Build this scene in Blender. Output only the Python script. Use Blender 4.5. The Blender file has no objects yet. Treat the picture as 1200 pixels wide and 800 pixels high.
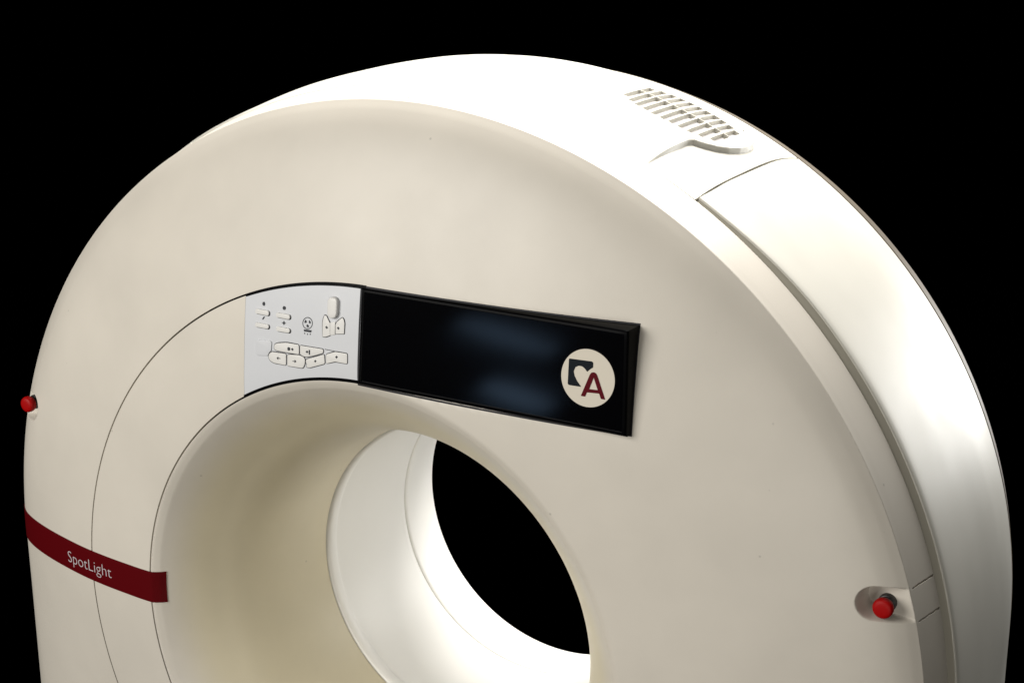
# CT scanner gantry on black: everything is built as mesh code in real size (metres).
# Gantry axis runs along +Y (front faces -Y), the bore axis lies at height H.
import bpy, bmesh, math
from math import sin, cos, pi, radians, sqrt, atan2, degrees, hypot
from mathutils import Vector, Matrix

sc = bpy.context.scene
C = sc.collection
H = 1.08

# ------------------------------------------------------------------ materials
def mat(name, col, rough=.4, metal=0., coat=0., spec=.5, mott=0., specks=False, bump=0., throat=None):
    m = bpy.data.materials.new(name); m.use_nodes = True
    nt = m.node_tree; N = nt.nodes; L = nt.links
    b = N['Principled BSDF']
    b.inputs['Roughness'].default_value = rough
    b.inputs['Metallic'].default_value = metal
    b.inputs['Specular IOR Level'].default_value = spec
    b.inputs['Coat Weight'].default_value = coat
    b.inputs['Coat Roughness'].default_value = .12
    b.inputs['Base Color'].default_value = (*col, 1)
    tc = N.new('ShaderNodeTexCoord')
    if mott or specks:
        n1 = N.new('ShaderNodeTexNoise'); n1.inputs['Scale'].default_value = 5.5; n1.inputs['Detail'].default_value = 5
        L.new(tc.outputs['Object'], n1.inputs['Vector'])
        r1 = N.new('ShaderNodeMapRange'); r1.inputs['From Min'].default_value = .3; r1.inputs['From Max'].default_value = .7
        r1.inputs['To Min'].default_value = 1 - mott; r1.inputs['To Max'].default_value = 1 + mott * .4
        L.new(n1.outputs['Fac'], r1.inputs['Value'])
        mx = N.new('ShaderNodeVectorMath'); mx.operation = 'SCALE'; mx.inputs[0].default_value = col
        L.new(r1.outputs['Result'], mx.inputs['Scale'])
        out = mx.outputs['Vector']
        if specks:                                   # a few small dirt specks on the plastic
            v = N.new('ShaderNodeTexVoronoi'); v.inputs['Scale'].default_value = 12; v.inputs['Randomness'].default_value = 1
            L.new(tc.outputs['Object'], v.inputs['Vector'])
            lt = N.new('ShaderNodeMapRange'); lt.inputs['From Min'].default_value = .014; lt.inputs['From Max'].default_value = .036
            lt.inputs['To Min'].default_value = .74; lt.inputs['To Max'].default_value = 1
            L.new(v.outputs['Distance'], lt.inputs['Value'])
            m2 = N.new('ShaderNodeVectorMath'); m2.operation = 'SCALE'
            L.new(out, m2.inputs[0]); L.new(lt.outputs['Result'], m2.inputs['Scale']); out = m2.outputs['Vector']
        if throat:                                   # warm bounced light in the throat, put into the colour
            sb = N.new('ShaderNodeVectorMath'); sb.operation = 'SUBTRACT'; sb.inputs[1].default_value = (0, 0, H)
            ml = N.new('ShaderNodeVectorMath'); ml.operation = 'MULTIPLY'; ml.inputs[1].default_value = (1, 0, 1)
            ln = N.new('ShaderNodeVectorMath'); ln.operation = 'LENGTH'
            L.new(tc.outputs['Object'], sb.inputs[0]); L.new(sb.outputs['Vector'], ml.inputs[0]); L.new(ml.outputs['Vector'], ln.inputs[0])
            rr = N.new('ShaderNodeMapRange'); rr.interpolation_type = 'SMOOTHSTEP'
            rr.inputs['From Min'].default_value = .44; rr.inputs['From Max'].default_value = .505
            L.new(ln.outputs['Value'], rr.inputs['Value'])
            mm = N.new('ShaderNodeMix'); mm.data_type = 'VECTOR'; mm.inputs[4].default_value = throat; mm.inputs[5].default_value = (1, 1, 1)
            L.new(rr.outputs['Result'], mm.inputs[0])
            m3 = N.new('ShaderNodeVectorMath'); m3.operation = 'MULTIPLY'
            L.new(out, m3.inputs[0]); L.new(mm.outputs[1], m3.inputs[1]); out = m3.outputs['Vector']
        L.new(out, b.inputs['Base Color'])
        n2 = N.new('ShaderNodeTexNoise'); n2.inputs['Scale'].default_value = 9; n2.inputs['Detail'].default_value = 6
        L.new(tc.outputs['Object'], n2.inputs['Vector'])
        r2 = N.new('ShaderNodeMapRange'); r2.inputs['To Min'].default_value = rough - .08; r2.inputs['To Max'].default_value = rough + .08
        L.new(n2.outputs['Fac'], r2.inputs['Value']); L.new(r2.outputs['Result'], b.inputs['Roughness'])
    if bump:
        n3 = N.new('ShaderNodeTexNoise'); n3.inputs['Scale'].default_value = 420; n3.inputs['Detail'].default_value = 2
        L.new(tc.outputs['Object'], n3.inputs['Vector'])
        bp = N.new('ShaderNodeBump'); bp.inputs['Strength'].default_value = bump; bp.inputs['Distance'].default_value = .0006
        L.new(n3.outputs['Fac'], bp.inputs['Height']); L.new(bp.outputs['Normal'], b.inputs['Normal'])
    return m

M = dict(
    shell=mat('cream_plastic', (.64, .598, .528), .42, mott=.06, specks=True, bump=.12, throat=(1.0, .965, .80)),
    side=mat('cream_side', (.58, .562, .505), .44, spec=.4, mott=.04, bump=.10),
    liner=mat('white_liner', (.85, .84, .81), .5, mott=.01),
    slot=mat('slot_grey', (.44, .425, .42), .5),
    shade=mat('shade_olive', (.40, .375, .31), .6),
    rear=mat('rear_grey', (.10, .080, .055), .6, mott=.1),
    panel=mat('panel_grey', (.60, .612, .64), .38, mott=.02),
    key=mat('key_ivory', (.68, .67, .65), .40),
    ink=mat('ink', (.012, .014, .02), .5),
    outline=mat('key_gap', (.03, .03, .034), .6, spec=.2),
    black=mat('black_gloss', (.0012, .0012, .0016), .085, spec=.5),
    blackm=mat('black_satin', (.0016, .0016, .002), .32, spec=.05),
    white=mat('emblem_white', (.62, .57, .48), .5),
    slate=mat('emblem_slate', (.007, .010, .014), .6, spec=.1),
    maroon=mat('emblem_maroon', (.085, .0015, .006), .6, spec=.1),
    ribbon=mat('ribbon_maroon', (.088, .0014, .0032), .45, spec=.12),
    print=mat('print_white', (.55, .50, .52), .5),
    red=mat('stop_red', (.33, .001, .001), .5, spec=.2, mott=.06),
    dark=mat('collar_black', (.01, .008, .008), .4),
)

# ------------------------------------------------------------------ profile of the front cover
KN = [(.342, .209), (.350, .140), (.365, .070), (.39, .005), (.43, -.050), (.47, -.0955), (.4955, -.1210), (.506, -.1300),
      (.522, -.1366), (.60, -.1305), (.694, -.118), (.8, -.094), (.9, -.0625), (.96, -.0345), (.985, -.0165), (1.0, -.0025)]
def pchip(K):
    n = len(K); h = [K[i+1][0]-K[i][0] for i in range(n-1)]; d = [(K[i+1][1]-K[i][1])/h[i] for i in range(n-1)]
    m = [d[0]] + [0]*(n-2) + [d[-1]]
    for i in range(1, n-1):
        if d[i-1]*d[i] > 0:
            w1 = 2*h[i]+h[i-1]; w2 = h[i]+2*h[i-1]; m[i] = (w1+w2)/(w1/d[i-1]+w2/d[i])
    def f(x):
        x = min(max(x, K[0][0]), K[-1][0]); i = 0
        while i < n-2 and x > K[i+1][0]: i += 1
        t = (x-K[i][0])/h[i]; a, b = K[i][1], K[i+1][1]
        return (2*t**3-3*t*t+1)*a+(t**3-2*t*t+t)*h[i]*m[i]+(-2*t**3+3*t*t)*b+(t**3-t*t)*h[i]*m[i+1]
    return f
YD = pchip(KN)
def ss(t): t = min(max(t, 0), 1); return t*t*(3-2*t)
def bulge(r, th):                      # below the axis the flanks run straight down to the foot
    s, c = sin(th), cos(th)
    if s >= 0: return r
    n = 8; R = (abs(c)**n + abs(s/1.05)**n)**(-1/n)
    w = min(max((r-.70)/.30, 0), 1.12)**1.5
    return r + (R-1)*w
R3, R4, G = .694, .522, .0017
XP = -.258                             # left edge of the control panel

# ------------------------------------------------------------------ mesh helpers
gantry = bpy.data.objects.new('ct_scanner', None); C.objects.link(gantry)
gantry.location = (0, .35, 0); gantry.empty_display_size = .3
gantry['label'] = 'cream ring shaped CT scanner gantry with black display, dark red stripe and red stop buttons'
gantry['category'] = 'CT scanner'

def link(name, me, m, parent=None, smooth=True):
    o = bpy.data.objects.new(name, me); C.objects.link(o)
    for q in (m if isinstance(m, (list, tuple)) else [m]): me.materials.append(M[q])
    for p in me.polygons: p.use_smooth = smooth
    if parent is None:
        o.parent = gantry; o.location = (0, -.35, 0)
    else: o.parent = parent
    return o
def up(v): return (v[0], v[1], v[2]+H)
class Grid:
    def __init__(s): s.v = []; s.f = []; s.mi = []
    def add(s, ni, nj, P, skip=None, wrap=False, mi=0):
        b = len(s.v)
        for i in range(ni):
            for j in range(nj): s.v.append(up(P(i, j)))
        for i in range(ni-1):
            for j in range(nj if wrap else nj-1):
                j2 = (j+1) % nj
                if skip and skip(i, j): continue
                s.f.append((b+i*nj+j, b+i*nj+j2, b+(i+1)*nj+j2, b+(i+1)*nj+j)); s.mi.append(mi(i, j) if callable(mi) else mi)
    def build(s, name, m, parent=None, smooth=True, doubles=False, auto=None):
        me = bpy.data.meshes.new(name); me.from_pydata(s.v, [], s.f); me.validate()
        if any(s.mi) and len(me.polygons) == len(s.mi): me.polygons.foreach_set('material_index', s.mi)
        bm = bmesh.new(); bm.from_mesh(me)
        if doubles: bmesh.ops.remove_doubles(bm, verts=bm.verts, dist=1e-5)
        bmesh.ops.delete(bm, geom=[v for v in bm.verts if not v.link_faces], context='VERTS')
        bmesh.ops.recalc_face_normals(bm, faces=bm.faces)
        if auto:
            for e in bm.edges:
                if len(e.link_faces) == 2 and e.calc_face_angle(0) > radians(auto): e.smooth = False
        bm.to_mesh(me); bm.free()
        o = link(name, me, m, parent, smooth)
        return o
def pol(r, y, th): 
    return (r*cos(th), y, r*sin(th))
def frange(a, b, st):
    n = max(1, int(math.ceil(abs(b-a)/st-1e-9))); return [a+(b-a)*i/n for i in range(n+1)]
def cat(*ls):
    o = []
    for l in ls:
        for x in l:
            if not o or abs(x-o[-1]) > 1e-7: o.append(x)
    return o

# flat outlines (in x, z) -> closed slabs that follow the front surface
def slab(name, loops, m, lift, thick, parent=None, yf=None, bevel=0, res=None):
    """loops: outline polygons in (x, z) (the first is outer, others holes); raised LIFT in front of surface yf(x, z)."""
    cu = bpy.data.curves.new('tmp', 'CURVE'); cu.dimensions = '2D'; cu.fill_mode = 'BOTH'
    cu.extrude = thick/2; cu.bevel_depth = bevel; cu.bevel_resolution = 2
    if bevel: cu.offset = -bevel
    for L in loops:
        sp = cu.splines.new('POLY'); sp.points.add(len(L)-1); sp.use_cyclic_u = True
        for q, (x, z) in enumerate(L): sp.points[q].co = (x, z, 0, 1)
    o = bpy.data.objects.new('tmp', cu); C.objects.link(o)
    bpy.context.view_layer.update()
    me = bpy.data.meshes.new_from_object(o.evaluated_get(bpy.context.evaluated_depsgraph_get()))
    bpy.data.objects.remove(o)
    return finish(name, me, m, lift, thick, parent, yf or dome_xz, bevel)
def finish(name, me, m, lift, thick, parent, yf, bevel=0, auto=35):
    bm = bmesh.new(); bm.from_mesh(me); bmesh.ops.remove_doubles(bm, verts=bm.verts, dist=1e-6)
    for v in bm.verts:
        x, z, h = v.co
        v.co = (x, yf(x, z) - lift - h - thick/2, z+H)
    bmesh.ops.recalc_face_normals(bm, faces=bm.faces)
    for e in bm.edges:
        if len(e.link_faces) == 2 and e.calc_face_angle(0) > radians(auto): e.smooth = False
    bm.to_mesh(me); bm.free(); me.name = name; me.materials.clear()
    if isinstance(parent, bpy.types.Object):
        return link(name, me, m, parent)
    return link(name, me, m)
def dome_xz(x, z): return YD(hypot(x, z))
def rounded(L, rad, n=4):
    out = []; k = len(L)
    for i in range(k):
        p = Vector(L[i-1]); c = Vector(L[i]); q = Vector(L[(i+1) % k])
        a = (p-c); b = (q-c); r = min(rad, a.length*.45, b.length*.45)
        A = c+a.normalized()*r; B = c+b.normalized()*r
        for s in range(n+1):
            t = s/n; out.append(tuple((1-t)**2*A+2*t*(1-t)*c+t*t*B))
    return out
def grow(L, d):
    k = len(L); area = sum(L[i-1][0]*L[i][1]-L[i][0]*L[i-1][1] for i in range(k)); sg = 1 if area > 0 else -1
    out = []
    for i in range(k):
        p = Vector(L[i-1]); c = Vector(L[i]); q = Vector(L[(i+1) % k])
        n1 = Vector(((c-p).y, -(c-p).x)); n2 = Vector(((q-c).y, -(q-c).x))
        n = (n1.normalized() if n1.length else n1)+(n2.normalized() if n2.length else n2)
        if n.length < 1e-6: n = n1
        out.append(tuple(c+n.normalized()*d*sg))
    return out
def disc(cx, cz, r, n=48, rz=None): return [(cx+r*cos(2*pi*i/n), cz+(rz or r)*sin(2*pi*i/n)) for i in range(n)]
def lathe(name, prof, m, loc, parent=None, n=48, mi=None):
    """profile of (radius, depth towards the viewer) round an axis along -Y, at loc (x, y, z)."""
    g = Grid()
    g.add(len(prof), n, lambda i, j: (loc[0]+prof[i][0]*cos(2*pi*j/n), loc[1]-prof[i][1], loc[2]+prof[i][0]*sin(2*pi*j/n)), wrap=True)
    return g.build(name, m, parent, doubles=True, auto=38)
KEYS={'pills':[[(-0.2319,0.6212),(-0.2305,0.6234),(-0.2034,0.6237),(-0.2006,0.6217),(-0.2005,0.6171),(-0.2029,0.6144),(-0.2305,0.6147),(-0.2323,0.6164)],
[(-0.1837,0.6214),(-0.1822,0.6234),(-0.1552,0.6235),(-0.1523,0.6216),(-0.1522,0.617),(-0.1548,0.6147),(-0.1823,0.615),(-0.184,0.6167)],
[(-0.2314,0.5967),(-0.2299,0.5987),(-0.2027,0.5988),(-0.2,0.5969),(-0.1999,0.5929),(-0.2022,0.5905),(-0.23,0.5904),(-0.2318,0.5922)],
[(-0.1824,0.5965),(-0.1811,0.5984),(-0.1545,0.5985),(-0.1516,0.5965),(-0.1515,0.5927),(-0.154,0.5902),(-0.1811,0.5899),(-0.1828,0.592)]],
'keys':[[(-0.1869,0.5644),(-0.1785,0.568),(-0.159,0.5716),(-0.1317,0.5718),(-0.1307,0.5546),(-0.1585,0.5539),(-0.1818,0.5538),(-0.1876,0.5558)],
[(-0.1289,0.5712),(-0.0775,0.572),(-0.0772,0.5653),(-0.0963,0.558),(-0.1139,0.5525),(-0.1222,0.5529),(-0.1283,0.5558)],
[(-0.1933,0.5497),(-0.1599,0.5509),(-0.1597,0.53),(-0.1873,0.5301),(-0.196,0.5329),(-0.2002,0.5381),(-0.1991,0.5448)],
[(-0.1567,0.5504),(-0.1295,0.5533),(-0.1198,0.5512),(-0.1168,0.5463),(-0.1179,0.5374),(-0.122,0.5307),(-0.1565,0.5297)],
[(-0.1144,0.5482),(-0.075,0.563),(-0.0734,0.5464),(-0.1061,0.5342),(-0.114,0.5339),(-0.1123,0.5392),(-0.1153,0.543)],
[(-0.0712,0.5635),(-0.0518,0.5712),(-0.0256,0.5717),(-0.0249,0.5535),(-0.0512,0.5537),(-0.0706,0.5469)],
[(-0.0767,0.6333),(-0.0727,0.6323),(-0.0678,0.625),(-0.0644,0.6202),(-0.0636,0.5989),(-0.073,0.5949),(-0.0797,0.5943),(-0.0806,0.6191),(-0.0794,0.6265)],
[(-0.0387,0.634),(-0.0353,0.6314),(-0.0333,0.6247),(-0.0336,0.6059),(-0.0517,0.6033),(-0.0523,0.6196),(-0.0493,0.6253)]],
'mid':[(-0.0639,0.6214),(-0.0534,0.6248),(-0.053,0.6016),(-0.0603,0.5998),(-0.0631,0.5994)],
'faint':[(-0.2294,0.5651),(-0.2256,0.5673),(-0.1971,0.5695),(-0.1932,0.5677),(-0.1939,0.5519),(-0.1989,0.5472),(-0.2013,0.5413),(-0.2263,0.5381),(-0.2301,0.5403)],
'knob':[(-0.0692,0.6368),(-0.07,0.6604),(-0.0663,0.6663),(-0.0579,0.6689),(-0.0491,0.6677),(-0.0453,0.6628),(-0.0452,0.6401),(-0.0482,0.634),(-0.0564,0.6304),(-0.065,0.6317)],
'sym':[[(-0.2173,0.6369),(-0.2134,0.6379),(-0.2114,0.6344),(-0.2127,0.6306),(-0.2166,0.6304),(-0.2185,0.6337)],
[(-0.1694,0.6364),(-0.1653,0.6364),(-0.1633,0.6336),(-0.1652,0.6298),(-0.1695,0.6296),(-0.1715,0.6329)],
[(-0.2175,0.606),(-0.2142,0.6106),(-0.2112,0.6116),(-0.2122,0.6088),(-0.2155,0.6048)],
[(-0.1727,0.6059),(-0.1685,0.6073),(-0.168,0.6097),(-0.166,0.6096),(-0.1654,0.6073),(-0.1616,0.6063),(-0.1653,0.605),(-0.1663,0.6025),(-0.1682,0.6027),(-0.1687,0.6049)],
[(-0.1207,0.6163),(-0.1183,0.6191),(-0.1158,0.616),(-0.1171,0.6131),(-0.1209,0.613)],
[(-0.1115,0.6174),(-0.1098,0.6195),(-0.1067,0.6157),(-0.1081,0.6132),(-0.111,0.614)],
[(-0.1165,0.6097),(-0.1137,0.6113),(-0.1108,0.609),(-0.1116,0.606),(-0.1154,0.606)],
[(-0.0743,0.6123),(-0.0716,0.615),(-0.0678,0.6123),(-0.0709,0.6094)],
[(-0.049,0.6147),(-0.0462,0.6172),(-0.0429,0.6146),(-0.0456,0.6114)],
[(-0.1568,0.5635),(-0.154,0.5647),(-0.1506,0.5637),(-0.1504,0.5594),(-0.1538,0.5577),(-0.1567,0.5592)],
[(-0.149,0.5616),(-0.1458,0.5644),(-0.1423,0.5618),(-0.1455,0.559)],
[(-0.1158,0.562),(-0.1126,0.5648),(-0.1096,0.5625),(-0.1125,0.5594)],
[(-0.1091,0.5665),(-0.106,0.5663),(-0.1058,0.5577),(-0.1088,0.558)],
[(-0.1812,0.5401),(-0.1773,0.5439),(-0.1773,0.5413),(-0.1724,0.5413),(-0.1723,0.54),(-0.1772,0.5398),(-0.1772,0.5372)],
[(-0.145,0.5409),(-0.1401,0.5411),(-0.1402,0.5438),(-0.1358,0.541),(-0.1401,0.5376),(-0.1402,0.5397),(-0.145,0.5398)],
[(-0.0968,0.5475),(-0.0941,0.5506),(-0.0912,0.5487),(-0.0939,0.5456)],
[(-0.051,0.5621),(-0.0479,0.5653),(-0.045,0.563),(-0.0477,0.5596)],
[(-0.1219,0.6013),(-0.1044,0.6019),(-0.1057,0.5978),(-0.1213,0.5975)],
[(-0.1208,0.5952),(-0.1189,0.5955),(-0.1188,0.5932),(-0.1207,0.5929)],
[(-0.1145,0.5946),(-0.1127,0.5949),(-0.1126,0.5926),(-0.1144,0.5923)],
[(-0.1084,0.5955),(-0.1065,0.5958),(-0.1064,0.5935),(-0.1083,0.5932)]],
'face':[(-0.1027,0.615),(-0.103,0.6121),(-0.104,0.6093),(-0.1057,0.6068),(-0.108,0.6047),(-0.1107,0.6033),(-0.1136,0.6025),(-0.1165,0.6024),(-0.1193,0.6031),(-0.1218,0.6045),(-0.1236,0.6065),(-0.1249,0.6089),(-0.1253,0.6118),(-0.1251,0.6146),(-0.124,0.6174),(-0.1224,0.6199),(-0.12,0.622),(-0.1173,0.6235),(-0.1143,0.6243),(-0.1114,0.6243),(-0.1087,0.6236),(-0.1063,0.6222),(-0.1044,0.6202),(-0.1032,0.6177)],
'face_in':[(-0.1041,0.6148),(-0.1043,0.6123),(-0.1053,0.6098),(-0.1068,0.6076),(-0.1088,0.6058),(-0.1111,0.6045),(-0.1137,0.6038),(-0.1163,0.6037),(-0.1187,0.6044),(-0.1208,0.6056),(-0.1225,0.6073),(-0.1235,0.6095),(-0.124,0.6119),(-0.1237,0.6145),(-0.1228,0.6169),(-0.1213,0.6191),(-0.1193,0.6209),(-0.1169,0.6222),(-0.1144,0.6229),(-0.1118,0.6229),(-0.1094,0.6223),(-0.1072,0.6211),(-0.1056,0.6193),(-0.1046,0.6172)],
'keyline':[(-0.0745,0.5728),(-0.0524,0.5723),(-0.0518,0.5714),(-0.0744,0.5717)],
'shield':[(0.408,0.6266),(0.4487,0.6276),(0.4511,0.6258),(0.4512,0.6179),(0.4459,0.6143),(0.441,0.6091),(0.4374,0.6134),(0.4319,0.617),(0.4253,0.6171),(0.4196,0.614),(0.4168,0.6067),(0.4186,0.5998),(0.4237,0.5915),(0.4317,0.5828),(0.4095,0.5825),(0.4071,0.5843),(0.4073,0.6251)],
'A_out':[(0.4318,0.5678),(0.4462,0.6057),(0.449,0.6094),(0.4531,0.6105),(0.4566,0.6094),(0.4592,0.6062),(0.4755,0.5683),(0.4679,0.5682),(0.4644,0.5766),(0.4421,0.5753),(0.4395,0.5677)],
'A_in':[(0.4461,0.5814),(0.4532,0.6017),(0.4615,0.582)]}
# ------------------------------------------------------------------ front cover (face, funnel and front rim strip)
ESTOPS = [(.9125, .2735, 1), (-.9125, .293, -1)]     # stadium start x, centre z, side
def recess(x, z, y):
    for ex, ez, sd in ESTOPS:
        if (x > 0) != (sd > 0) or abs(z-ez) > .06 or abs(x) < .86: continue
        u = (abs(x)-abs(ex)); w = (z-ez)+.13*u
        d = (.0285 - hypot(min(u, 0), w)) if u < 0 else (.0285-abs(w))
        if d <= 0: continue
        soft = .0085-.0030*ss((u+.012)/.03)
        t = ss(d/soft); yf = -.005+.002*ss((hypot(x,z)-.97)/.03)
        if y < yf: return y*(1-t)+yf*t
    return y
def seam(x, z, sd):                                   # thin seams of the stop button insert across the rim strip
    ez = .2652 if sd > 0 else .2847
    k = (hypot(x, z)-1.0)
    return min(abs(z-(ez+.0272)), abs(z-(ez-.0272))) < .0011
radii = cat(frange(.342, .39, .004), frange(.39, .50, .004), frange(.50, R4-G, .0015), [R4-G, R4, R4+G], frange(R4+G, R3-G, .010), [R3-G, R3, R3+G],
            frange(R3+G, .86, .008), frange(.86, .9990, .00135), [1.0])
prof = [(.347, .2095), (.3435, .2095)] + [(r, YD(r)) for r in radii] + \
       [(1.0007, -.0018), (1.0012, .0008), (1.0022, .006), (1.0045, .015)] + [(1.0045+(y-.015)*.215, y) for y in frange(.019, .072, .0035)] + \
       [(1.0172, .0742), (1.0160, .0750), (.990, .0752), (.988, .0765), (.988, .098)]
i4 = min(range(len(prof)), key=lambda i: abs(prof[i][0]-(R4-G))+abs(prof[i][1]-YD(R4-G)))
i3 = min(range(len(prof)), key=lambda i: abs(prof[i][0]-(R3+G))+abs(prof[i][1]-YD(R3+G)))
istrip = len(radii)+2
def angs():
    d = cat(frange(-90, 12, .6), frange(12, 22, .065), frange(22, 90, .6), frange(90, 158, .6), frange(158, 168.6, .065), frange(168.6, 270, .6))
    return [radians(a) for a in d[:-1]]
TH = angs(); nT = len(TH)
def pf(i, j):
    r, y = prof[i]; th = TH[j]; R = bulge(r, th); x, z = R*cos(th), R*sin(th)
    if i < istrip+3:
        y = recess(x, z, y)
        if -.02 < x < .53 and .49 < z < .72:          # pocket behind the display
            d = min(x-.003, .505-x, z-.518-.0*x, .6855-z)
            if d > 0: y += .012*ss(d/.014)
    elif i < len(prof)-3 and z > .2 and z < .35 and seam(x, z, 1 if x > 0 else -1): R -= .005; x, z = R*cos(th), R*sin(th)
    return (x, y, z)
g = Grid()
g.add(len(prof), nT, pf, wrap=True, skip=lambda i, j: i4 <= i < i3 and pi/2-1e-6 < TH[j] < 1.5*pi-1e-6)
hT = [t for t in TH if pi/2-1e-6 <= t] + [1.5*pi]
for rr in (R4-G, R3+G):                               # turned-in edges of the opening that takes the panel and the ring
    g.add(2, len(hT), lambda i, j: pol(rr, YD(rr)+.010*i, hT[j]))
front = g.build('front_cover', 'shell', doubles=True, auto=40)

# ring shaped filler between the two seams, left of the control panel
g = Grid(); rr = cat([R4+G], frange(R4+G, R3-G, .008)); nt = 260
def t0(r): return math.acos(max(-1, min(1, (XP-.0007)/r)))
def pr(i, j):
    k = i-1
    r = rr[min(max(k, 0), len(rr)-1)]; d = .010 if (i == 0 or i == len(rr)+1) else 0
    a = t0(r); th = a+(1.5*pi-a)*j/(nt-1)
    return pol(r, YD(r)+d, th)
g.add(len(rr)+2, nt, pr)
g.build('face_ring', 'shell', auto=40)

# dark backing behind the seams, so that nothing shines through them
g = Grid(); g.add(2, 200, lambda i, j: pol((R4-.03, R3+.03)[i], YD((R4-.03, R3+.03)[i])+.022, pi/2+pi*j/199))
g.build('seam_backing', 'blackm')

# ------------------------------------------------------------------ maroon ribbon across the left of the face
g = Grid(); ZT, ZB = .0441, -.0221
rad = cat(frange(.4945, .53, .0012), frange(.53, .95, .01), frange(.95, 1.0, .0025)); TK = .0016
def rb(i, j, zt=ZT, zb=ZB):
    zs = [zt, zt, zt-.0006] + [zt+(zb-zt)*k/8 for k in range(1, 8)] + [zb+.0006, zb, zb]
    z = zs[j]; r = rad[min(max(i-1, 0), len(rad)-1)]
    x = -sqrt(max(r*r-z*z, 0)); edge = (j in (0, len(zs)-1)) or i in (0, len(rad)+1)
    # thickness along the outward normal of the profile
    e = .002; s = (YD(r+e)-YD(r-e))/(2*e) if r < .997 else (YD(1)-YD(.994))/.006
    n = Vector((s, -1)).normalized(); k = -.0005 if edge else TK
    rn = r+n.x*k; yn = YD(r)+n.y*k
    return (x*rn/r, yn, z)
g.add(len(rad)+2, 13, rb)
rib = g.build('stripe', 'ribbon', auto=50)
rib['label'] = 'dark red stripe lettered SpotLight'

# lettering on the ribbon
tc = bpy.data.curves.new('txt', 'FONT'); tc.body = 'SpotLight'; tc.size = .0365; tc.extrude = .0002; tc.resolution_u = 4; tc.offset = -.0006
o = bpy.data.objects.new('txt', tc); C.objects.link(o); bpy.context.view_layer.update()
me = bpy.data.meshes.new_from_object(o.evaluated_get(bpy.context.evaluated_depsgraph_get())); bpy.data.objects.remove(o)
xs = [v.co.x for v in me.vertices]; x0, x1 = min(xs), max(xs)
for v in me.vertices:
    u = (v.co.x-x0)/(x1-x0); v.co.x = -.7785+u*.1455; v.co.y = v.co.y*1.0 - .0052 + u*.0055
def ry(x, z):
    r = hypot(x, z); return YD(r)-TK
finish('lettering', me, 'print', .0002, .0004, rib, ry)

# ------------------------------------------------------------------ control panel
g = Grid(); rr = frange(R4+G, R3-G, .006); nt = 70
def pp(i, j):
    k = i-1; r = rr[min(max(k, 0), len(rr)-1)]; jj = min(max(j-1, 0), nt-1); edge = i in (0, len(rr)+1) or j in (0, nt+1)
    a = math.acos(XP/r); th = pi/2+(a-pi/2)*jj/(nt-1)
    return pol(r, YD(r)+(.008 if edge else -.0004), th)
g.add(len(rr)+2, nt+2, pp)
panel = g.build('control_panel', 'panel', auto=40)
panel['label'] = 'bluish grey panel of ivory buttons'
def arc_trim(r0, r1, a0, a1, taper):
    g = Grid(); n = 80
    def P(i, j):
        t = j/(n-1); th = a0+(a1-a0)*t; w = 1-taper*t; a, b = (r0, r1)
        if r0 > .6: a = r1-(r1-r0)*w
        else: b = r0+(r1-r0)*w
        r = [a, a, b, b][i]; y = YD(r)+(.004 if i in (0, 3) else -.0012)
        return pol(r, y, th)
    g.add(4, n, P); g.build('panel_trim', 'blackm', panel, auto=40)
arc_trim(R3-.0050, R3+.0016, radians(89.4), math.acos(XP/R3), .25)
arc_trim(R4-.0010, R4+.0048, radians(89.4), math.acos(XP/R4), .15)

def key(outline, name='button', rad=.0028, h=.0008, lip=.0015):
    slab('key_gap_tmp', [rounded(grow(outline, lip), rad+lip)], 'outline', .0004, .0005, panel).name = 'button_outline'
    return slab(name, [rounded(outline, rad)], 'key', .0007, h, panel, bevel=.0003)
for q in KEYS['pills']:
    cx = sum(p[0] for p in q)/len(q); cz = sum(p[1] for p in q)/len(q)
    base = [(x+.0009, z-.0008) for x, z in q]
    slab('button_outline', [rounded(grow(base, .0006), .003)], 'outline', .0004, .0005, panel)
    slab('button', [rounded(q, .0025)], 'key', .0007, .0020, panel, bevel=.0009)
for n, q in enumerate(KEYS['keys']): key(q, rad=.0028 if n < 6 else .0009)
slab('button_bridge', [KEYS['mid']], 'key', .0004, .0012, panel, bevel=.0003)
slab('button', [rounded(KEYS['faint'], .006)], 'panel', .0004, .0016, panel, bevel=.0006)
kn = [(-.0577+(x+.0577)*.86, z) for x, z in KEYS['knob']]
k = slab('knob', [rounded(kn, .009, 6)], 'key', .0003, .0052, panel, bevel=.0025)
for q in KEYS['sym'][:9]+KEYS['sym'][17:]:
    on_key = q in KEYS['sym'][7:9]
    slab('symbol', [q], 'ink', .0016 if on_key else .0004, .0004, panel)
for q in KEYS['sym'][9:17]: slab('symbol', [q], 'ink', .0016, .0004, panel)
slab('symbol', [KEYS['face'], KEYS['face_in']], 'ink', .0004, .0004, panel)
slab('symbol', [KEYS['keyline']], 'outline', .0004, .0004, panel)

# ------------------------------------------------------------------ display
TL, BL, TR, BR = (.0002, -.1225, .6905), (.0002, -.1410, .5215), (.5080, -.1164, .6845), (.5130, -.1285, .5115)
def bil(u, w, off=0):
    a = [TL[k]*(1-u)+TR[k]*u for k in range(3)]; b = [BL[k]*(1-u)+BR[k]*u for k in range(3)]
    p = [a[k]*(1-w)+b[k]*w for k in range(3)]; p[1] += off; return tuple(p)
def fy(x, z):
    u = min(max(x/.51, 0), 1); w = min(max((.688-z)/.172, 0), 1); return bil(u, w)[1]
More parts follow.
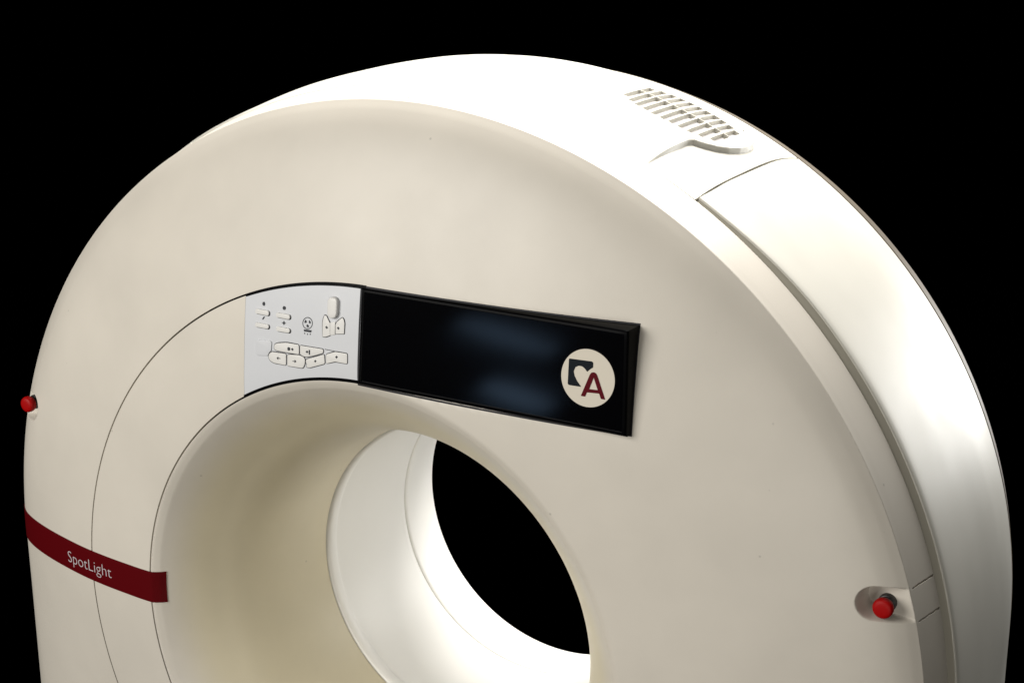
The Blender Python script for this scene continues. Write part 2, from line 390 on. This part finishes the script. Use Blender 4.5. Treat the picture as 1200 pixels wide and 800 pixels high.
# housing: front edge ring, sloping sides down into the face, closed back
def ring(du, off, uselw=False):
    pts = []; n = 40; m = 12
    P = [(u/n, 0) for u in range(n)] + [(1, w/m) for w in range(m)] + [(1-u/n, 1) for u in range(n)] + [(0, 1-w/m) for w in range(m)]
    for u, w in P:
        x, y, z = bil(u, w)
        x += du*(-1 if u < .5 else 1)*(abs(u-.5)*2)**6 ; z += du*(1-2*w)
        pts.append((x, y+off, z))
    return pts
rows = [ring(-.0066, .0060), ring(-.0062, -.0004), ring(-.0052, -.0012), ring(-.0018, -.0006), ring(0, .0010), ring(.0012, .0040)]
back = [(x+(.0015 if x > .4 else 0), max(YD(hypot(x, z))+.004, y+.002), z) for x, y, z in ring(.0016, 0)]
rows.append(back)
g = Grid(); g.add(len(rows), len(rows[0]), lambda i, j: rows[i][j], wrap=True)
disp = g.build('display', 'blackm', auto=30)
disp['label'] = 'wide glossy black display with round emblem'
def screen_pt(u, w):
    u = .0115+(1-.023)*u; w = .034+(1-.068)*w; return bil(u, w, .0008)
g = Grid()
g.add(41, 13, lambda i, j: screen_pt(i/40, j/12))
g.build('screen', 'black', disp)
# thin gasket round the housing on the curved face
g = Grid(); outer = ring(.0040, 0); inner = ring(.0006, 0)
g.add(3, len(outer), lambda i, j: (lambda p, d: (p[0], YD(hypot(p[0], p[2]))-.0008+d, p[2]))((inner, outer, ring(.0044, 0))[i][j], (0, 0, .003)[i]), wrap=True)
g.build('gasket', 'outline', disp, auto=30)
# emblem
EC = (.4425, .5988); ER = .0480
em = slab('emblem', [disc(*EC, ER, 96)], 'white', .0012, .0006, disp, yf=fy)
em['label'] = 'round ivory emblem with dark heart corner and red letter A'
slab('emblem_corner', [rounded(KEYS['shield'], .0012, 2)], 'slate', .0020, .0003, disp, yf=fy)
slab('emblem_letter', [rounded(KEYS['A_out'], .0010, 2), KEYS['A_in']], 'maroon', .0023, .0003, disp, yf=fy)

# ------------------------------------------------------------------ outer shell
SP = [(.0950, 1.0245), (.0874, 1.0254), (.0866, 1.0262), (.0868, 1.0272), (.0878, 1.0286), (.0900, 1.0296), (.10, 1.0308), (.13, 1.0322), (.18, 1.0335),
      (.25, 1.0345), (.32, 1.0345), (.39, 1.0333), (.45, 1.0285), (.50, 1.0210), (.55, 1.0115), (.60, 1.0010), (.624, .9955), (.668, .9850)]
SY = pchip([(a, b) for a, b in SP[5:]])
def shell_prof():
    return [(r, y) for y, r in SP[:5]] + [(SY(y), y) for y in frange(.09, .585, .0110)] + [(1.0010, .5870), (.97, .588)]
def side_cover(a0, a1):
    pr = shell_prof(); g = Grid(); T = frange(a0, a1, .5*(1)); n = len(T)
    def P(i, j):
        r, y = pr[i]; e = j in (0, n+1); th = radians(T[min(max(j-1, 0), n-1)]); R = bulge(r, th)-(.018 if e else 0)
        k = abs(degrees(th)-90)-32
        if k < 16:
            t = (1-ss(k/16))*(1-ss((y-.11)/.09)); R -= .0058*t; y -= .0065*t
        return pol(R, y, th)
    g.add(len(pr), n+2, P); return g.build('side_cover', 'side', auto=40)
def groove_shade(a0, a1):                                # groove wall before the side cover, its shade put into the colour
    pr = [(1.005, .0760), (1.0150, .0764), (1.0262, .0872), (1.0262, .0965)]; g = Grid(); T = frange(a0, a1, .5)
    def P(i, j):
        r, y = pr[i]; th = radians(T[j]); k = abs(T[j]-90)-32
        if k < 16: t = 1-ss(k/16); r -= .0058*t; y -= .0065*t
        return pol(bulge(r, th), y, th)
    g.add(4, len(T), P); g.build('groove_shade', 'shade', auto=40)
groove_shade(-90, 58.0); groove_shade(122, 270)
side_cover(-90, 58.12); side_cover(121.88, 270)

# top cover: raised pad under the vent, grille openings cut into it
PAD = [(64.15, -.05), (64.15, .235), (63.9, .250), (63.0, .264), (62.1, .284), (61.3, .312), (60.8, .345), (60.65, .375), (60.75, .405), (61.1, .428), (61.8, .447),
       (63.0, .468), (66.0, .492), (72.0, .51), (90.5, .52), (90.5, -.05)]
PADP = [(radians(90-a)*1.04, y) for a, y in PAD]
def inside(p, L):
    c = False; x, y = p
    for i in range(len(L)):
        (x1, y1), (x2, y2) = L[i-1], L[i]
        if (y1 > y) != (y2 > y) and x < (x2-x1)*(y-y1)/(y2-y1)+x1: c = not c
    return c
def sdist(p, L):
    d = 9
    for i in range(len(L)):
        ax, ay = L[i-1]; bx, by = L[i]
        if max(ax, bx) < -.005: continue
        t = max(0, min(1, ((p[0]-ax)*(bx-ax)+(p[1]-ay)*(by-ay))/((bx-ax)**2+(by-ay)**2+1e-12)))
        d = min(d, hypot(p[0]-ax-t*(bx-ax), p[1]-ay-t*(by-ay)))
    return d if inside(p, L) else -d
def padh(a, y):
    b = abs(90-a)
    if b < 20 and y < .46: f = 1
    else: f = ss((sdist((radians(b)*1.04, y), PADP)+.0030)/.0045)
    s = ss((y-.035)/.19)*(1-ss((y-.46)/.06))
    return (.0030*f - .0068*(1-f)*ss((31.65-b)/1.5))*s
def opening(a, y):
    k = (a-62.55)/1.0; i = math.floor(k)
    if i < 0 or i > 10: return False
    if not .13 < k-i < .84: return False
    ac = 62.55+i+.5
    e = 1-abs((ac-68.0)/6.2)**2.6
    if e <= 0: return False
    h = .090*e**.5; yc = .352+.004*(68-ac)*.2
    return abs(y-yc) < h and abs(y-.3625) > .0028
TP = [(1.010, .0740), (1.0180, .0742), (1.0185, .0760), (1.0187, .0785)] + [(0, y) for y in frange(.082, .24, .006)] + \
     [(0, y) for y in frange(.243, .48, .0022)] + [(0, y) for y in frange(.487, .585, .008)] + [(1.0010, .5870), (.97, .588)]
TY = pchip([(.0785, 1.0187), (.10, 1.0235), (.13, 1.0290), (.18, 1.0335), (.25, 1.0355), (.32, 1.0365), (.39, 1.0350), (.45, 1.0290), (.50, 1.0210), (.55, 1.0115),
            (.60, 1.0010), (.624, .9955), (.668, .9850)])
TA = cat(frange(58.30, 60, .15), frange(60, 78, .085), frange(78, 102, .5), frange(102, 121.65, .14)); nA = len(TA)
VY0, VY1, VA0, VA1 = .252, .452, 61.9, 77.0
def tp(i, j):
    r, y = TP[i]; e = j in (0, nA+1); a = TA[min(max(j-1, 0), nA-1)]
    if r == 0:
        r = TY(y)+padh(a, y)
        if a < 80 and opening(a, y): r -= .0072
        if a > 104: k = ss((a-104)/17); q = 1-ss((y-.11)/.09); r = r*(1-k)+(SY(max(y+.0065*q, .090))-.0058*q)*k
        if abs(a-62.9) < .42*(1-(y-.455)/.04) and .455 < y < .492: r -= .006
    return pol(r-(.018 if e else 0), y, radians(a))
def invent(i, j):
    a = TA[min(max(j-1, 0), nA-1)]; y = TP[i][1]
    return 0 < j < nA and TP[i][0] == 0 and i+1 < len(TP) and VA0 <= a < VA1 and VY0 <= y < VY1
g = Grid(); g.add(len(TP), nA+2, tp, skip=invent); g.build('top_cover', 'side', auto=40)
def slotted(i, j):
    return all(opening(TA[min(max(j+q-1, 0), nA-1)], TP[i+k][1]) for k in (0, 1) for q in (0, 1))
g = Grid(); g.add(len(TP), nA+2, tp, skip=lambda i, j: not invent(i, j), mi=lambda i, j: int(slotted(i, j)))
vent = g.build('vent_grille', ['side', 'slot'], auto=40)
vent['label'] = 'slotted cooling vent set into the raised pad'

# rear cover with the back face, closing on the bore
g = Grid(); rp = [(.985, .5900), (1.0025, .5900), (1.0040, .5915), (.9955, .6240), (.9880, .6520), (.9790, .6780), (.9670, .7050), (.955, .724), (.93, .733), (.90, .738), (.70, .738), (.50, .715), (.42, .685), (.385, .665), (.366, .6560), (.366, .650)]
T = [radians(a) for a in frange(-90, 270, 1)[:-1]]
g.add(len(rp), len(T), lambda i, j: pol(bulge(rp[i][0], T[j]), rp[i][1], T[j]), wrap=True)
g.build('rear_cover', 'rear', doubles=True, auto=40)
# bore liner with its rounded front bead, and the flared rear ring
NL = 240
def revolve(name, pr, m):
    g = Grid(); g.add(len(pr), NL, lambda i, j: pol(*pr[i], 2*pi*j/NL), wrap=True); return g.build(name, m, doubles=True, auto=40)
bead = [(.3385+.0035*0, .2425)]
revolve('bore_liner', [(.350, .2118), (.3425, .2118), (.3395, .2128), (.3372, .2150), (.3355, .2185), (.3346, .223), (.3346, .229), (.3354, .2350), (.3368, .2395), (.3385, .2425), (.3392, .2450), (.3390, .2490), (.3384, .30), (.3383, .40), (.3382, .495), (.3386, .5050), (.3398, .5088), (.346, .5092)], 'liner')
revolve('bore_ring', [(.346, .5112), (.3400, .5112), (.3380, .5122), (.3366, .515), (.3362, .520), (.3370, .530), (.3384, .540), (.3396, .552), (.3400, .556), (.3420, .580), (.3455, .61), (.3500, .635), (.3530, .648), (.3560, .6535), (.362, .6538)], 'liner')
g = Grid(); g.add(2, NL, lambda i, j: pol(.356, (.19, .56)[i], 2*pi*j/NL), wrap=True); g.build('seam_backing', 'blackm')

# ------------------------------------------------------------------ emergency stop buttons
for (x, z, y) in ((.9250, .2660, -.0085), (-.9190, .3000, -.018)):
    col = lathe('stop_button', [(0, -.004), (.0150, -.004), (.0150, .006), (.0145, .0070), (.0130, .0075), (.0125, .020), (.0, .020)], 'dark', (x, y, z))
    col['label'] = 'red mushroom stop button in its scooped recess'
    o = lathe('button_cap', [(0, .014), (.0135, .014), (.0152, .0155), (.0166, .0185), (.0170, .0225), (.0167, .0265), (.0154, .0295), (.0130, .0312), (.0090, .0320), (.005, .0323), (0, .0324)], 'red', (x, y, z), col)
# small screw on the front edge of the top
g = Grid(); a0 = radians(89.2)
g.add(6, 16, lambda i, j: (lambda s, r: pol(1.0045+r-.001, .017+s*.0022*cos(j*pi/8), a0+s*.0042*sin(j*pi/8)))([1, 1, .8, .6, .3, 0][i], [0, .0012, .0016, .0016, .0008, .0008][i]), wrap=True)
g.build('screw', 'outline', auto=40)

# ------------------------------------------------------------------ camera
cam = bpy.data.objects.new('camera', bpy.data.cameras.new('camera')); C.objects.link(cam); sc.camera = cam
r = Vector((.872332539, .488912543, .000683365)); u = Vector((-.14081411, .24990581, .95797624)); f = r.cross(u)*-1
Mx = Matrix((r, u, -f)).transposed().to_4x4(); Mx.translation = Vector((1.559802, -2.351539, 1.407682+H))
cam.matrix_world = Mx
cam.data.sensor_width = 36; cam.data.lens = 36*1892.677/1200; cam.data.shift_x = -7.0046/1200; cam.data.shift_y = -1.4148/1200
cam.data.clip_end = 100; cam.data.clip_start = .05
sc.render.resolution_x = 1024; sc.render.resolution_y = 682

# ------------------------------------------------------------------ studio light
w = bpy.data.worlds.new('World'); sc.world = w; w.use_nodes = True
w.node_tree.nodes['Background'].inputs[0].default_value = (0, 0, 0, 1); w.node_tree.nodes['Background'].inputs[1].default_value = 0
def area(name, loc, target, sx, sy, power, col, spread=180):
    l = bpy.data.lights.new(name, 'AREA'); l.shape = 'RECTANGLE'; l.size = sx; l.size_y = sy; l.energy = power; l.color = col; l.spread = radians(spread)
    o = bpy.data.objects.new(name, l); C.objects.link(o); o.location = (loc[0], loc[1], loc[2]+H)
    o.rotation_euler = (Vector((target[0], target[1], target[2])) - Vector(loc)).to_track_quat('-Z', 'Y').to_euler(); return o
area('overhead_softbox', (.1, 1.4, 2.9), (.05, .45, .1), 2.2, 1.2, 255, (1, .975, .93))
area('front_softbox', (-1.7, -3.8, 2.0), (0, 0, .1), 2.6, 2.6, 196, (1, .97, .91))
area('right_front_fill', (2.4, -3.4, .3), (0, 0, 0), 2.0, 2.0, 36, (1, .965, .89))
area('back_fill', (1.55, 2.8, .5), (-.3, .4, 0), .8, .8, 36, (1, .985, .95))
area('side_strip', (2.35, 2.9, .60), (.95, .3, .45), .6, .8, 5, (.90, .97, 1))
def strip(p0, p1, width, power, col):                 # window strips that mirror in the display glass
    p0 = Vector(p0); p1 = Vector(p1); c = (p0+p1)/2; X = (p1-p0).normalized(); Z = (c-Vector((.31, -.127, .6))).normalized()
    Y = Z.cross(X).normalized(); Z = X.cross(Y)
    l = bpy.data.lights.new('window_strip', 'AREA'); l.shape = 'ELLIPSE'; l.size = (p1-p0).length; l.size_y = width; l.energy = power; l.color = col
    o = bpy.data.objects.new('window_strip', l); C.objects.link(o)
    m = Matrix((X, Y, Z)).transposed().to_4x4(); m.translation = c+Vector((0, 0, H)); o.matrix_world = m
strip((-1.24, -2.74, .315), (-.86, -2.81, .165), .050, .075, (.42, .66, 1))
strip((-1.09, -2.775, .085), (-.82, -2.82, -.03), .050, .075, (.42, .66, 1))
sc.view_settings.view_transform = 'Standard'; sc.view_settings.look = 'None'; sc.view_settings.exposure = 0; sc.view_settings.gamma = 1
sc.render.engine = 'CYCLES'; sc.cycles.max_bounces = 10; sc.cycles.diffuse_bounces = 6
